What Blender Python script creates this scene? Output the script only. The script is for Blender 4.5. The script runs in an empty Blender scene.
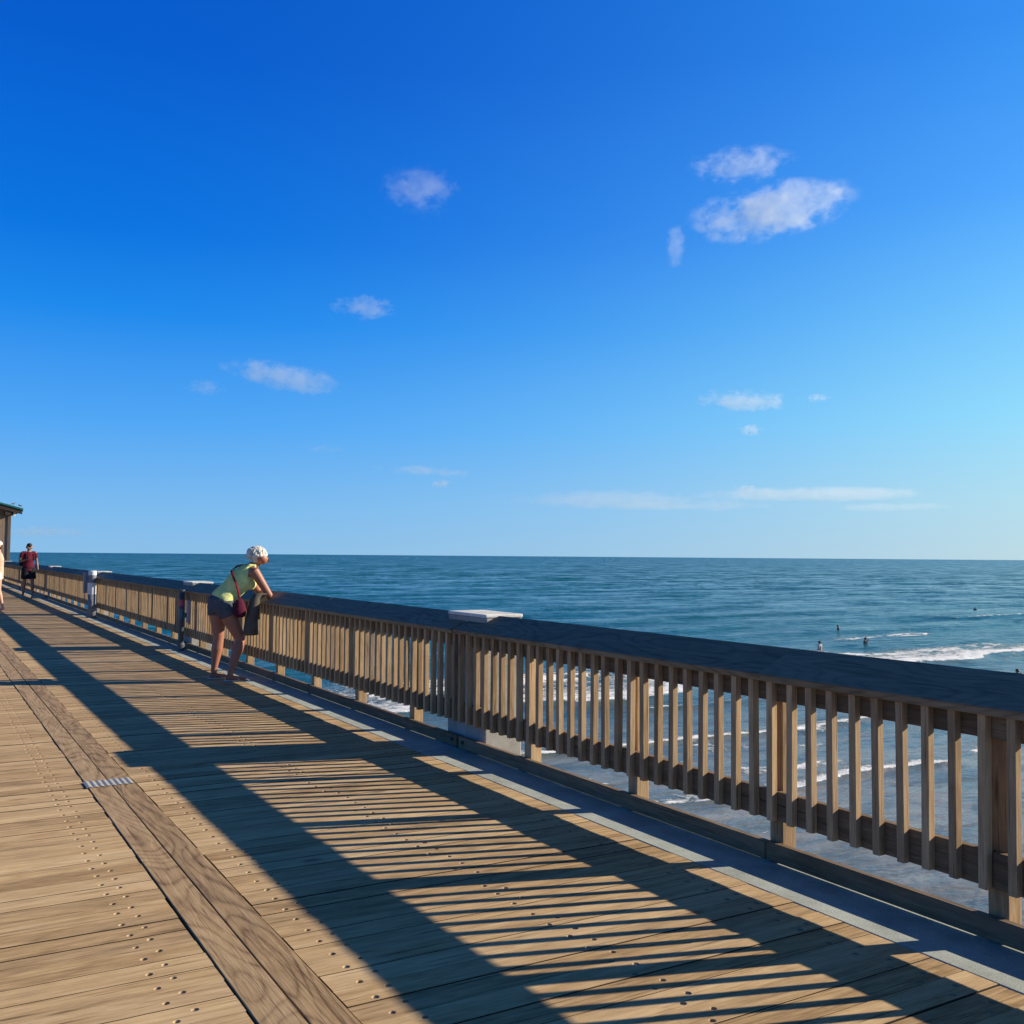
import bpy, bmesh, math, random
import numpy as np
from mathutils import Vector, Matrix
R = math.radians
random.seed(7)
C = bpy.context.scene.collection
sc = bpy.context.scene

# ------------------------------------------------------------------ camera
H_EYE = 1.53
yaw, pitch, roll = R(30.672), R(2.519), R(0.448)
fwd = Vector((math.sin(yaw)*math.cos(pitch), math.cos(yaw)*math.cos(pitch), math.sin(pitch)))
rt = Vector((math.cos(yaw), -math.sin(yaw), 0)); up = rt.cross(fwd)
r2 = rt*math.cos(roll) + up*math.sin(roll); u2 = -rt*math.sin(roll) + up*math.cos(roll)
cam = bpy.data.objects.new('camera', bpy.data.cameras.new('camera')); C.objects.link(cam)
M = Matrix((r2, u2, -fwd)).transposed().to_4x4(); M.translation = (0, 0, H_EYE)
cam.matrix_world = M
cam.data.sensor_width = 36; cam.data.lens = 1000/1024*36
cam.data.clip_start = 0.05; cam.data.clip_end = 120000
sc.camera = cam

# ------------------------------------------------------------------ light
SUN_EL = math.atan(1/2.427)
SUN_H = Vector((.9497, -.3133))
sun_dir = Vector((SUN_H.x*math.cos(SUN_EL), SUN_H.y*math.cos(SUN_EL), math.sin(SUN_EL)))
sun = bpy.data.objects.new('sun', bpy.data.lights.new('sun', 'SUN')); C.objects.link(sun)
sun.rotation_euler = sun_dir.to_track_quat('Z', 'Y').to_euler()
sun.data.energy = 5.0; sun.data.angle = R(0.5); sun.data.color = (1.0, .87, .69)
w = bpy.data.worlds.new('World'); sc.world = w; w.use_nodes = True
nt = w.node_tree; nt.nodes.clear()
sky = nt.nodes.new('ShaderNodeTexSky'); sky.sky_type = 'NISHITA'; sky.sun_disc = False
sky.sun_elevation = SUN_EL; sky.sun_rotation = math.atan2(SUN_H.x, SUN_H.y)
sky.air_density = 1.0; sky.dust_density = 0.3; sky.ozone_density = 3.0; sky.altitude = 0
# the clean deep blue of the day: colour by height above the horizon, paler towards the sun, over the physical sky
def s2l(c): return tuple((v/255/12.92 if v <= 10 else ((v/255+.055)/1.055)**2.4) for v in c)
def zof(px, py):
    d = (fwd*1000+r2*(px-512)-u2*(py-512)).normalized(); return d.z
def sky_ramp(stops, top):
    r = nt.nodes.new('ShaderNodeValToRGB'); e = r.color_ramp.elements; r.color_ramp.interpolation = 'B_SPLINE' if False else 'LINEAR'
    st = [(zof(px, py), tuple(v for v in s2l(c))) for px, py, c in stops]+top
    st = sorted(st)
    for i, (p, c) in enumerate(st):
        if i > 1: e.new(p)
        e[i].position = max(0, p); e[i].color = c+(1,)
    return r
TOP = [(.61, (.008, .08, .30)), (.68, (.014, .044, .11)), (.8, (.015, .034, .056)), (1, (.014, .031, .048))]  # sky above the view, darkened to keep the shade deep
ra = sky_ramp([(8, 551, (138, 191, 233)), (8, 505, (122, 186, 240)), (8, 415, (80, 167, 246)), (8, 300, (25, 138, 238)), (8, 210, (0, 116, 226)), (8, 15, (0, 93, 207))], [(.53, s2l((0, 88, 200)))]+TOP)
rb = sky_ramp([(1005, 558, (188, 218, 230)), (1005, 500, (178, 222, 240)), (1005, 415, (147, 220, 254)), (1005, 300, (112, 196, 255)), (1005, 190, (80, 168, 255)), (1005, 15, (52, 144, 243))], [(.53, s2l((40, 136, 236)))]+TOP)
tcw = nt.nodes.new('ShaderNodeTexCoord'); spw = nt.nodes.new('ShaderNodeSeparateXYZ')
flat = nt.nodes.new('ShaderNodeVectorMath'); flat.operation = 'MULTIPLY'; flat.inputs[1].default_value = (1, 1, 0)
nrm = nt.nodes.new('ShaderNodeVectorMath'); nrm.operation = 'NORMALIZE'
dt = nt.nodes.new('ShaderNodeVectorMath'); dt.operation = 'DOT_PRODUCT'; dt.inputs[1].default_value = (SUN_H.x, SUN_H.y, 0)
mr = nt.nodes.new('ShaderNodeMapRange'); mr.inputs[1].default_value = -.25; mr.inputs[2].default_value = .636
pw = nt.nodes.new('ShaderNodeMath'); pw.operation = 'POWER'; pw.inputs[1].default_value = 2.3
mx = nt.nodes.new('ShaderNodeMix'); mx.data_type = 'RGBA'
m1 = nt.nodes.new('ShaderNodeVectorMath'); m1.operation = 'SCALE'; m1.inputs['Scale'].default_value = .02
m2 = nt.nodes.new('ShaderNodeVectorMath'); m2.operation = 'SCALE'; m2.inputs['Scale'].default_value = .97*10/1.516
mu = nt.nodes.new('ShaderNodeVectorMath'); mu.operation = 'ADD'
bg = nt.nodes.new('ShaderNodeBackground'); bg.inputs[1].default_value = 0.10
out = nt.nodes.new('ShaderNodeOutputWorld')
L_ = nt.links.new
L_(tcw.outputs['Generated'], spw.inputs[0]); L_(spw.outputs[2], ra.inputs[0]); L_(spw.outputs[2], rb.inputs[0])
L_(tcw.outputs['Generated'], flat.inputs[0]); L_(flat.outputs[0], nrm.inputs[0]); L_(nrm.outputs[0], dt.inputs[0])
L_(dt.outputs['Value'], mr.inputs[0]); L_(mr.outputs[0], pw.inputs[0]); L_(pw.outputs[0], mx.inputs[0])
L_(ra.outputs[0], mx.inputs[6]); L_(rb.outputs[0], mx.inputs[7]); L_(mx.outputs[2], m2.inputs[0])
L_(sky.outputs[0], m1.inputs[0]); L_(m1.outputs[0], mu.inputs[0]); L_(m2.outputs[0], mu.inputs[1])
L_(mu.outputs[0], bg.inputs[0]); L_(bg.outputs[0], out.inputs[0])
sc.view_settings.view_transform = 'Standard'; sc.view_settings.look = 'None'
sc.view_settings.exposure = 0.6; sc.view_settings.gamma = 1
sc.render.engine = 'CYCLES'
sc.cycles.use_denoising = True
sc.cycles.max_bounces = 6; sc.cycles.volume_bounces = 2
sc.cycles.sample_clamp_indirect = 6
sc.cycles.caustics_reflective = False

# ------------------------------------------------------------------ node helpers
class NT:
    def __init__(s, name):
        s.m = bpy.data.materials.new(name); s.m.use_nodes = True
        s.t = s.m.node_tree; s.b = s.t.nodes['Principled BSDF']; s.o = s.t.nodes['Material Output']
    def n(s, typ, **kw):
        x = s.t.nodes.new(typ)
        for k, v in kw.items(): setattr(x, k, v)
        return x
    def l(s, a, b): s.t.links.new(a, b)
    def coord(s, kind='Object', scale=(1,1,1), off=None, src=None):
        mp = s.n('ShaderNodeMapping'); mp.inputs['Scale'].default_value = scale
        if src is None:
            src = s.n('ShaderNodeTexCoord').outputs[kind]
        if off is not None:
            va = s.n('ShaderNodeVectorMath', operation='ADD'); s.l(src, va.inputs[0]); s.l(off, va.inputs[1]); src = va.outputs[0]
        s.l(src, mp.inputs[0]); return mp.outputs[0]
    def noise(s, vec, scale, detail=4, rough=.55, dist=0):
        x = s.n('ShaderNodeTexNoise'); x.inputs['Scale'].default_value = scale
        x.inputs['Detail'].default_value = detail; x.inputs['Roughness'].default_value = rough
        x.inputs['Distortion'].default_value = dist
        s.l(vec, x.inputs['Vector']); return x.outputs['Fac']
    def ramp(s, fac, stops):
        x = s.n('ShaderNodeValToRGB'); e = x.color_ramp.elements
        while len(e) < len(stops): e.new(.5)
        for i, (p, c) in enumerate(stops):
            e[i].position = p; e[i].color = tuple(c)+(1,) if len(c) == 3 else c
        s.l(fac, x.inputs[0]); return x.outputs[0]
    def math(s, op, a, b=None, c=None, clamp=False):
        x = s.n('ShaderNodeMath', operation=op, use_clamp=clamp)
        for i, v in enumerate((a, b, c)):
            if v is None: continue
            if isinstance(v, (int, float)): x.inputs[i].default_value = v
            else: s.l(v, x.inputs[i])
        return x.outputs[0]
    def mix(s, fac, a, b, mode='MIX'):
        x = s.n('ShaderNodeMix', data_type='RGBA', blend_type=mode)
        for i, v in ((0, fac), (6, a), (7, b)):
            if isinstance(v, (int, float)): x.inputs[i].default_value = v
            elif isinstance(v, tuple): x.inputs[i].default_value = v+(1,) if len(v) == 3 else v
            else: s.l(v, x.inputs[i])
        return x.outputs[2]
    def bump(s, h, strength=.3, dist=.01, normal=None):
        x = s.n('ShaderNodeBump'); x.inputs['Strength'].default_value = strength
        x.inputs['Distance'].default_value = dist; s.l(h, x.inputs['Height'])
        if normal is not None: s.l(normal, x.inputs['Normal'])
        return x.outputs[0]

def grey(v): return (v, v, v)

def wood(name, along, dark, mid, light, rough=.75, weather=.25, wcol=(.26, .24, .21), contrast=1.0, wave=.0, boards=None, spec=.3):
    """pine: fibres stretched along one axis, knots, per-piece tone. boards=(axis, pitch, origin) for decking"""
    N = NT(name)
    tc = N.n('ShaderNodeTexCoord').outputs['Object']
    oi = N.n('ShaderNodeObjectInfo')
    rnd = oi.outputs['Random']
    if boards:
        sep = N.n('ShaderNodeSeparateXYZ'); N.l(tc, sep.inputs[0])
        idx = N.math('FLOOR', N.math('DIVIDE', N.math('SUBTRACT', sep.outputs[boards[0]], boards[2]), boards[1]))
        wn = N.n('ShaderNodeTexWhiteNoise', noise_dimensions='1D'); N.l(idx, wn.inputs['W'])
        rnd = wn.outputs['Value']
    cx = N.n('ShaderNodeCombineXYZ')
    for i, k in enumerate((37., 53., 71.)): N.l(N.math('MULTIPLY', rnd, k), cx.inputs[i])
    def sc3(l, c): return {'X': (l, c, c), 'Y': (c, l, c), 'Z': (c, c, l)}[along]
    v1 = N.coord(scale=sc3(1.3, 16), off=cx.outputs[0], src=tc); v2 = N.coord(scale=sc3(5.5, 120), off=cx.outputs[0], src=tc)
    v3 = N.coord(scale=sc3(.8, 3.6), off=cx.outputs[0], src=tc); v4 = N.coord(scale=sc3(9, 22), off=cx.outputs[0], src=tc)
    g1 = N.noise(v1, 1.5, 4, .6, .4); g2 = N.noise(v2, 1.0, 4, .65, .2); big = N.noise(v3, 1.2, 3, .55); mot = N.noise(v4, 1.0, 5, .65)
    # latewood lines: thin dark contours of a stretched field, bending round like sawn growth rings
    fld = N.math('MULTIPLY', N.noise(v3, .7, 2, .35, .25), 46.0 if wave else 26.0)
    ring = N.math('POWER', N.math('PINGPONG', fld, 1.0), 3.0)
    f = N.math('ADD', N.math('MULTIPLY', g1, .40), N.math('ADD', N.math('MULTIPLY', g2, .40), N.math('MULTIPLY', mot, .20)))
    f = N.math('ADD', N.math('MULTIPLY', N.math('SUBTRACT', f, .5), contrast*2.0), .56)
    f = N.math('SUBTRACT', f, N.math('MULTIPLY', ring, .11+wave))
    f = N.math('ADD', f, N.math('MULTIPLY', N.math('SUBTRACT', rnd, .5), .28), clamp=True)
    col = N.ramp(f, [(.12, dark), (.5, mid), (.85, light)])
    wf = N.ramp(big, [(.42, grey(0)), (.68, grey(1))])
    col = N.mix(N.math('MULTIPLY', wf, weather), col, wcol)
    # knots
    kv = N.coord(scale={'X': (1.6, 4.2, 4.2), 'Y': (4.2, 1.6, 4.2), 'Z': (4.2, 4.2, 1.6)}[along], off=cx.outputs[0], src=tc)
    vo = N.n('ShaderNodeTexVoronoi'); vo.inputs['Scale'].default_value = .9; N.l(kv, vo.inputs['Vector'])
    kn = N.ramp(vo.outputs['Distance'], [(.0, grey(1)), (.05, grey(.8)), (.1, grey(0))])
    col = N.mix(N.math('MULTIPLY', kn, .6), col, tuple(c*.4 for c in dark))
    # dark fine checks
    ck = N.ramp(N.noise(N.coord(scale=sc3(1.6, 70), off=cx.outputs[0], src=tc), 1.0, 3, .6, .15), [(.31, grey(1)), (.39, grey(0))])
    col = N.mix(N.math('MULTIPLY', ck, .75), col, tuple(c*.5 for c in dark))
    N.l(col, N.b.inputs['Base Color'])
    N.b.inputs['Roughness'].default_value = rough; N.b.inputs['Specular IOR Level'].default_value = spec
    hgt = N.math('ADD', g2, N.math('MULTIPLY', g1, .8))
    N.l(N.bump(hgt, .45, .004), N.b.inputs['Normal'])
    return N.m

def plain(name, col, rough=.6, metal=0, var=.25, scale=8, bump=.1, spec=.4, bdist=.005):
    N = NT(name); v = N.coord()
    f = N.noise(v, scale, 5, .6)
    c = N.ramp(f, [(.3, tuple(x*(1-var) for x in col)), (.7, tuple(min(1, x*(1+var)) for x in col))])
    N.l(c, N.b.inputs['Base Color']); N.b.inputs['Roughness'].default_value = rough
    N.b.inputs['Metallic'].default_value = metal; N.b.inputs['Specular IOR Level'].default_value = spec
    N.l(N.bump(N.noise(v, scale*4, 4, .6), bump, bdist), N.b.inputs['Normal'])
    return N.m

PITCH = .1415; SEAM0 = 4.52
m_deck = wood('deck_pine', 'X', (.16, .095, .04), (.49, .33, .165), (.72, .53, .295), weather=.2, wcol=(.44, .35, .245), boards=(1, PITCH, SEAM0), rough=.75, contrast=.85, spec=.15)
m_runner = wood('runner_pine', 'Y', (.14, .08, .035), (.38, .255, .13), (.54, .385, .215), weather=.15, wcol=(.36, .28, .19), wave=.17, boards=(0, .1445, .997), contrast=.9)
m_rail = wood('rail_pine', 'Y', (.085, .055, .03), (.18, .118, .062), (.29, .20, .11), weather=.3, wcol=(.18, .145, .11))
m_post = wood('post_pine', 'Z', (.17, .10, .045), (.40, .26, .13), (.62, .43, .235), weather=.25, wcol=(.31, .24, .17), contrast=.8)
m_cap = wood('weathered_cap', 'Y', (.10, .085, .055), (.22, .185, .125), (.33, .275, .185), weather=.3, wcol=(.20, .185, .145), wave=.14, contrast=.9)
m_under = plain('under_timber', (.07, .05, .035), .9)
m_bolt = plain('galvanised_steel', (.42, .42, .42), .38, .9, .3, 60, .2)
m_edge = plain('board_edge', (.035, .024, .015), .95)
m_hole = plain('hole_wood', (.42, .30, .17), .8)
m_dark = plain('dark_metal', (.03, .032, .035), .5)

def m_concrete(name, col, speck=.5, scale=1.):
    N = NT(name); v = N.coord()
    f = N.noise(v, 3.4*scale, 8, .72); g = N.noise(v, 160, 3, .7); p = N.noise(v, 420, 2, .5)
    c = N.ramp(f, [(.32, tuple(x*.62 for x in col)), (.6, tuple(x*1.1 for x in col))])
    c = N.mix(N.math('MULTIPLY', N.ramp(g, [(.35, grey(1)), (.5, grey(0))]), speck), c, tuple(x*.5 for x in col))
    c = N.mix(N.math('MULTIPLY', N.ramp(p, [(.58, grey(0)), (.7, grey(1))]), speck), c, tuple(min(1, x*1.6) for x in col))
    N.l(c, N.b.inputs['Base Color']); N.b.inputs['Roughness'].default_value = .85
    N.l(N.bump(N.math('ADD', g, f), .4, .004), N.b.inputs['Normal'])
    return N.m
m_slab = m_concrete('concrete_slab', (.40, .44, .39), .8)
m_lit_top = m_concrete('sunlit_pile_top', (.78, .76, .70), .12)  # paler concrete: sunlight on the pile tops put into the colour
m_pile = m_concrete('concrete_pile', (.38, .36, .32), .5)

# ------------------------------------------------------------------ mesh helpers
def tag(o, label=None, cat=None, group=None, kind=None):
    if label: o['label'] = label
    if cat: o['category'] = cat
    if group: o['group'] = group
    if kind: o['kind'] = kind
    return o
def empty(name, loc, rz=0):
    o = bpy.data.objects.new(name, None); C.objects.link(o); o.location = loc; o.rotation_euler = (0, 0, rz)
    o.empty_display_size = .2
    return o
def link(name, me, parent=None, loc=None):
    o = bpy.data.objects.new(name, me); C.objects.link(o)
    if parent is not None: o.parent = parent
    if loc is not None: o.location = loc
    return o
class MB:
    def __init__(s): s.v = []; s.f = []
    def add(s, vs, fs):
        k = len(s.v); s.v += [tuple(v) for v in vs]; s.f += [tuple(i+k for i in f) for f in fs]; return s
    def box(s, a, b, bev=0.):
        x0, y0, z0 = a; x1, y1, z1 = b
        if bev <= 0:
            return s.add([(x0,y0,z0),(x1,y0,z0),(x1,y1,z0),(x0,y1,z0),(x0,y0,z1),(x1,y0,z1),(x1,y1,z1),(x0,y1,z1)],
                  [(0,3,2,1),(4,5,6,7),(0,1,5,4),(1,2,6,5),(2,3,7,6),(3,0,4,7)])
        bm = bmesh.new(); bmesh.ops.create_cube(bm, size=1)
        for v in bm.verts: v.co = Vector(((x0+x1)/2+v.co.x*(x1-x0), (y0+y1)/2+v.co.y*(y1-y0), (z0+z1)/2+v.co.z*(z1-z0)))
        bmesh.ops.bevel(bm, geom=bm.edges[:]+bm.verts[:], offset=bev, segments=2, affect='EDGES', profile=.5)
        bm.verts.index_update()
        s.add([v.co[:] for v in bm.verts], [[v.index for v in f.verts] for f in bm.faces]); bm.free(); return s
    def prism(s, prof, y0, y1):
        """profile in XZ extruded along Y"""
        n = len(prof); vs = [(x, y0, z) for x, z in prof]+[(x, y1, z) for x, z in prof]
        return s.add(vs, [tuple(range(n))]+[tuple(range(2*n-1, n-1, -1))]+[((i+1) % n, i, i+n, (i+1) % n+n) for i in range(n)])
    def loft(s, rings):
        n = len(rings[0]); vs = [p for r in rings for p in r]; fs = []
        for i in range(len(rings)-1):
            for j in range(n): fs.append((i*n+j, i*n+(j+1) % n, (i+1)*n+(j+1) % n, (i+1)*n+j))
        fs.append(tuple(range(n-1, -1, -1))); k = (len(rings)-1)*n; fs.append(tuple(range(k, k+n)))
        return s.add(vs, fs)
    def tube(s, pts, rad, n=12):
        pts = [Vector(p) for p in pts]; rad = rad if isinstance(rad, (list, tuple)) else [rad]*len(pts); rings = []
        ref = None
        for i, p in enumerate(pts):
            t = (pts[min(i+1, len(pts)-1)]-pts[max(i-1, 0)]).normalized()
            if ref is None: ref = t.orthogonal().normalized()
            a = (ref-t*ref.dot(t)).normalized(); ref = a; b = t.cross(a)
            rr = rad[i]; ra, rb = rr if isinstance(rr, tuple) else (rr, rr)
            rings.append([p+a*ra*math.cos(2*math.pi*j/n)+b*rb*math.sin(2*math.pi*j/n) for j in range(n)])
        return s.loft(rings)
    def oval(s, pts, rad, side, n=20):
        """rings with radius along the given side vector and across it"""
        pts = [Vector(p) for p in pts]; rings = []
        for i, p in enumerate(pts):
            t = (pts[min(i+1, len(pts)-1)]-pts[max(i-1, 0)]).normalized()
            sd = Vector(side[i] if isinstance(side, list) else side)
            a = (sd-t*sd.dot(t)).normalized(); b = t.cross(a); ra, rb = rad[i]
            rings.append([p+a*ra*math.cos(2*math.pi*j/n)+b*rb*math.sin(2*math.pi*j/n) for j in range(n)])
        return s.loft(rings)
    def ell(s, c, r, rot=None, n=16):
        c = Vector(c); vs = []; fs = []; m = n//2
        for i in range(m+1):
            th = math.pi*i/m
            for j in range(n):
                p = Vector((r[0]*math.sin(th)*math.cos(2*math.pi*j/n), r[1]*math.sin(th)*math.sin(2*math.pi*j/n), r[2]*math.cos(th)))
                if rot is not None: p = rot @ p
                vs.append(c+p)
        for i in range(m):
            for j in range(n): fs.append((i*n+j, (i+1)*n+j, (i+1)*n+(j+1) % n, i*n+(j+1) % n))
        return s.add(vs, fs)
    def mesh(s, name, m, smooth=False):
        me = bpy.data.meshes.new(name); me.from_pydata(s.v, [], s.f); me.materials.append(m)
        bm = bmesh.new(); bm.from_mesh(me)
        if smooth: bmesh.ops.remove_doubles(bm, verts=bm.verts, dist=1e-5)
        bmesh.ops.recalc_face_normals(bm, faces=bm.faces); bm.to_mesh(me); bm.free()
        if smooth: me.polygons.foreach_set('use_smooth', [True]*len(me.polygons))
        me.update(); return me
    def build(s, name, m, parent=None, smooth=False, loc=None):
        return link(name, s.mesh(name, m, smooth), parent, loc)
    def remesh(s, name, m, parent=None, voxel=.01, smooth_it=6, loc=None):
        """fuse the pieces into one continuous smooth surface"""
        me = s.mesh(name, m); o = bpy.data.objects.new(name, me); C.objects.link(o)
        a = o.modifiers.new('r', 'REMESH'); a.mode = 'VOXEL'; a.voxel_size = voxel
        b = o.modifiers.new('s', 'SMOOTH'); b.iterations = smooth_it; b.factor = .5
        dg = bpy.context.evaluated_depsgraph_get()
        me2 = bpy.data.meshes.new_from_object(o.evaluated_get(dg)); bpy.data.objects.remove(o)
        me2.name = name; me2.materials.clear(); me2.materials.append(m)
        me2.polygons.foreach_set('use_smooth', [True]*len(me2.polygons))
        return link(name, me2, parent, loc)

# ------------------------------------------------------------------ numpy noise
def vnoise(x, y, seed=0):
    xi = np.floor(x).astype(np.int64); yi = np.floor(y).astype(np.int64); fx = x-xi; fy = y-yi
    fx = fx*fx*fx*(fx*(fx*6-15)+10); fy = fy*fy*fy*(fy*(fy*6-15)+10)
    def h(a, b):
        n = (a*374761393+b*668265263+seed*1442695041) & 0x7fffffff
        n = ((n ^ (n >> 13))*1274126177) & 0x7fffffff
        n = (n ^ (n >> 16)) & 0xffff
        return n/65535.
    return (h(xi, yi)*(1-fx)+h(xi+1, yi)*fx)*(1-fy)+(h(xi, yi+1)*(1-fx)+h(xi+1, yi+1)*fx)*fy
def fbm(x, y, o=4, seed=0, g=.5):
    s = 0; a = 1; t = 0
    for i in range(o):
        s = s+a*vnoise(x, y, seed+i*17); t += a; a *= g; x = x*2.03+11.3; y = y*2.03+5.7
    return s/t
def sstep(a, b, x):
    t = np.clip((x-a)/(b-a), 0, 1); return t*t*(3-2*t)

# ------------------------------------------------------------------ sea
SEA = -6.0
def make_sea():
    He = H_EYE-SEA
    ang = np.concatenate([np.linspace(-180, -12, 36, endpoint=False), np.linspace(-12, 78, 1150, endpoint=False), np.linspace(78, 180, 24, endpoint=False)])
    ang = np.radians(ang)
    dy = np.concatenate([np.linspace(420, 60, 480, endpoint=False), np.linspace(60, 1, 118), [.6, .35, .2, .12]])
    r = np.concatenate([[.01, 5, 10, 14], 1000*He/dy])
    A, Rr = np.meshgrid(ang, r); X = Rr*np.sin(A); Y = Rr*np.cos(A)
    d = Rr
    # open-water chop, crests roughly along X
    wx = X*.9+Y*.12; wy = Y-X*.12
    warp = 4*fbm(X/14, Y/14, 2, 3)
    chop = .22*(fbm(wx/4.2, (wy+warp)/2.4, 3, 1)-.5)+.10*(fbm(wx/1.5, wy/.8, 3, 5)-.5)
    swell = .18*np.sin((wy+warp*1.5)*2*math.pi/13+2.5*fbm(X/30, Y/30, 2, 9))
    sea_ward = sstep(26, 62, Y); calm = .22+.78*sea_ward
    far = 1/(1+(d/260)**2)
    Z = (chop*calm+swell*sea_ward)*far
    foam = np.zeros_like(X)
    wob = 1.6*(fbm(X/6, Y/6, 3, 21)-.5)
    def breaker(pts, front, trail, strength, amp, seed, patch=.0):
        nonlocal Z, foam
        px = [p[0] for p in pts]; py = [p[1] for p in pts]
        yc = np.interp(X, px, py)+wob*min(1.4, max(.35, trail*.4))
        ends = sstep(px[0]-3, px[0]+2, X)*(1-sstep(px[-1]-3, px[-1]+3, X))
        t = (Y-yc)
        body = np.where(t < 0, np.exp(-(t/front)**2*3), np.exp(-t/trail))
        pat = fbm(X/3.5, Y/1.2, 3, seed); pat = 1 if patch == 0 else sstep(patch-.12, patch+.12, pat)
        f = strength*body*ends*pat
        foam[:] = np.maximum(foam, f)
        Z += amp*ends*np.where(t < 0, np.exp(-(t/(front*1.6))**2), np.exp(-(t/4.5)**2))
    # the large white-water zone
    breaker([(44, 45.0), (56, 46.5), (66, 46.2), (76, 48.3), (90, 49.5), (130, 51)], .8, 5.0, 1.3, .22, 31)
    breaker([(52, 53), (62, 53.5), (72, 52.4), (84, 54)], 1.2, 4.0, 1.05, .1, 34, .42)
    breaker([(50, 48.5), (64, 49), (74, 50.4)], 1.2, 6, 1.2, .1, 33, .36)
    breaker([(15, 42.6), (24, 43.3), (31, 41.2), (35.5, 41.6), (40, 45.6), (46, 47)], .7, 15.0, 1.02, .22, 35)
    breaker([(20, 50), (30, 49), (42, 53)], 2.5, 6, 1.1, .2, 36, .45)
    breaker([(73, 63.2), (78, 63.4), (86, 64.6), (89, 66)], 1.0, 3.2, 1.5, .16, 37, .36)
    breaker([(112, 80), (122, 80.5), (150, 83)], .6, 1.4, 1.0, .4, 39, .4)
    breaker([(30, 39.4), (34, 38.9), (44, 39.8)], .3, .8, .9, .12, 41, .4)
    breaker([(16, 33), (22, 31.6), (28, 31.7), (33, 31.2), (38, 31.9), (55, 33)], .3, .75, 1.15, .14, 43, .3)
    breaker([(22, 23.0), (25, 23.5), (28.5, 24.2), (33, 23.6), (40, 25.4), (60, 28)], .25, .7, 1.25, .12, 45, .25)
    breaker([(24, 26), (27, 25.5), (29.5, 25.6)], .6, 1.4, 1.1, .03, 47, .4)
    breaker([(14, 28.3), (17, 27.8), (19, 27.2), (22, 26.8)], .5, 1.3, 1.15, .04, 49, .36)
    breaker([(16, 25.3), (20, 24), (24, 22.6)], .4, 1.1, 1.1, .03, 51, .38)
    # thin lacy swash lines near the shore
    for k, (o, s_) in enumerate([(21.3, .5), (19.6, .42), (18.3, .45), (17.0, .35), (14.9, .5), (12.6, .35)]):
        L = o+.10*(X-28)+1.7*(fbm(X/4.5, Y/9+k, 2, 60+k)-.5)
        foam = np.maximum(foam, s_*np.exp(-((Y-L)/.07)**2)*sstep(.35, .6, fbm(X/3, Y/3, 2, 80+k)))
    # scattered spume between the lines
    foam = np.maximum(foam, sstep(.5, .7, fbm(X/9, Y/6, 2, 71))*.66*sstep(.50, .68, fbm(X/2.5, Y/1.3, 4, 90))*sstep(20, 27, Y)*(1-sstep(46, 60, Y)))
    foam = np.maximum(foam, .5*sstep(.70, .78, fbm(X/7, Y/2.5, 4, 95))*(1-sstep(90, 240, d))*sstep(46, 60, Y))
    Z += foam.clip(0, 1)*.10*(fbm(X/.7, Y/.5, 3, 99)-.3)*(d < 160)
    Z *= np.where(d < 9, 0, 1)
    n, m = X.shape
    co = np.stack([X, Y, Z], -1).reshape(-1, 3).astype(np.float32)
    i, j = np.meshgrid(np.arange(n-1), np.arange(m), indexing='ij'); j2 = (j+1) % m
    q = np.stack([i*m+j, (i+1)*m+j, (i+1)*m+j2, i*m+j2], -1).reshape(-1, 4)
    me = bpy.data.meshes.new('sea'); me.vertices.add(len(co)); me.vertices.foreach_set('co', co.ravel())
    me.loops.add(q.size); me.loops.foreach_set('vertex_index', q.ravel().astype(np.int32))
    me.polygons.add(len(q)); me.polygons.foreach_set('loop_start', np.arange(0, q.size, 4, dtype=np.int32))
    me.polygons.foreach_set('use_smooth', np.ones(len(q), dtype=bool))
    me.update(calc_edges=True)
    at = me.attributes.new('foam', 'FLOAT', 'POINT'); at.data.foreach_set('value', foam.astype(np.float32).ravel())
    if me.polygons[len(me.polygons)//2].normal.z < 0: me.flip_normals()
    o = link('sea', me, loc=(0, 0, SEA)); tag(o, kind='structure')
    N = NT('sea_water')
    geo = N.n('ShaderNodeNewGeometry').outputs['Position']
    sep = N.n('ShaderNodeSeparateXYZ'); N.l(geo, sep.inputs[0])
    shore = N.n('ShaderNodeMapRange'); N.l(sep.outputs[1], shore.inputs[0]); shore.inputs[1].default_value = 14; shore.inputs[2].default_value = 75
    rip = N.noise(N.coord(src=geo, scale=(.5, 1.3, 1)), 1.6, 5, .62, .3)
    rip2 = N.noise(N.coord(src=geo, scale=(.16, .55, 1)), 1., 4, .6, .5)
    big = N.noise(N.coord(src=geo, scale=(.012, .05, 1)), 1., 4, .6)
    water = N.ramp(shore.outputs[0], [(0, (.33, .295, .24)), (.22, (.26, .26, .21)), (.45, (.13, .17, .135)), (.72, (.02, .10, .085)), (1, (.001, .082, .068))])
    water = N.mix(N.math('MULTIPLY', N.ramp(big, [(.4, grey(0)), (.65, grey(1))]), .35), water, (.002, .04, .065))
    tro = N.noise(N.coord(src=geo, scale=(.24, .6, 1)), 1., 5, .65, .3)
    water = N.mix(N.math('MULTIPLY', N.ramp(tro, [(.42, grey(0)), (.6, grey(1))]), .55), water, (.0, .045, .05))
    fa = N.n('ShaderNodeAttribute', attribute_name='foam').outputs['Fac']
    fn = N.noise(N.coord(src=geo, scale=(1, 1.5, 1)), 2.2, 8, .78, .8); fn2 = N.noise(N.coord(src=geo), .9, 4, .6, 1.5)
    nn = N.math('ADD', N.math('MULTIPLY', fn, .62), N.math('MULTIPLY', fn2, .38))
    nn = N.math('MULTIPLY_ADD', N.math('SUBTRACT', nn, .5), 2.6, .5)
    fm = N.math('SUBTRACT', N.math('ADD', N.math('MULTIPLY', fa, .85), nn), 1.0)
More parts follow.
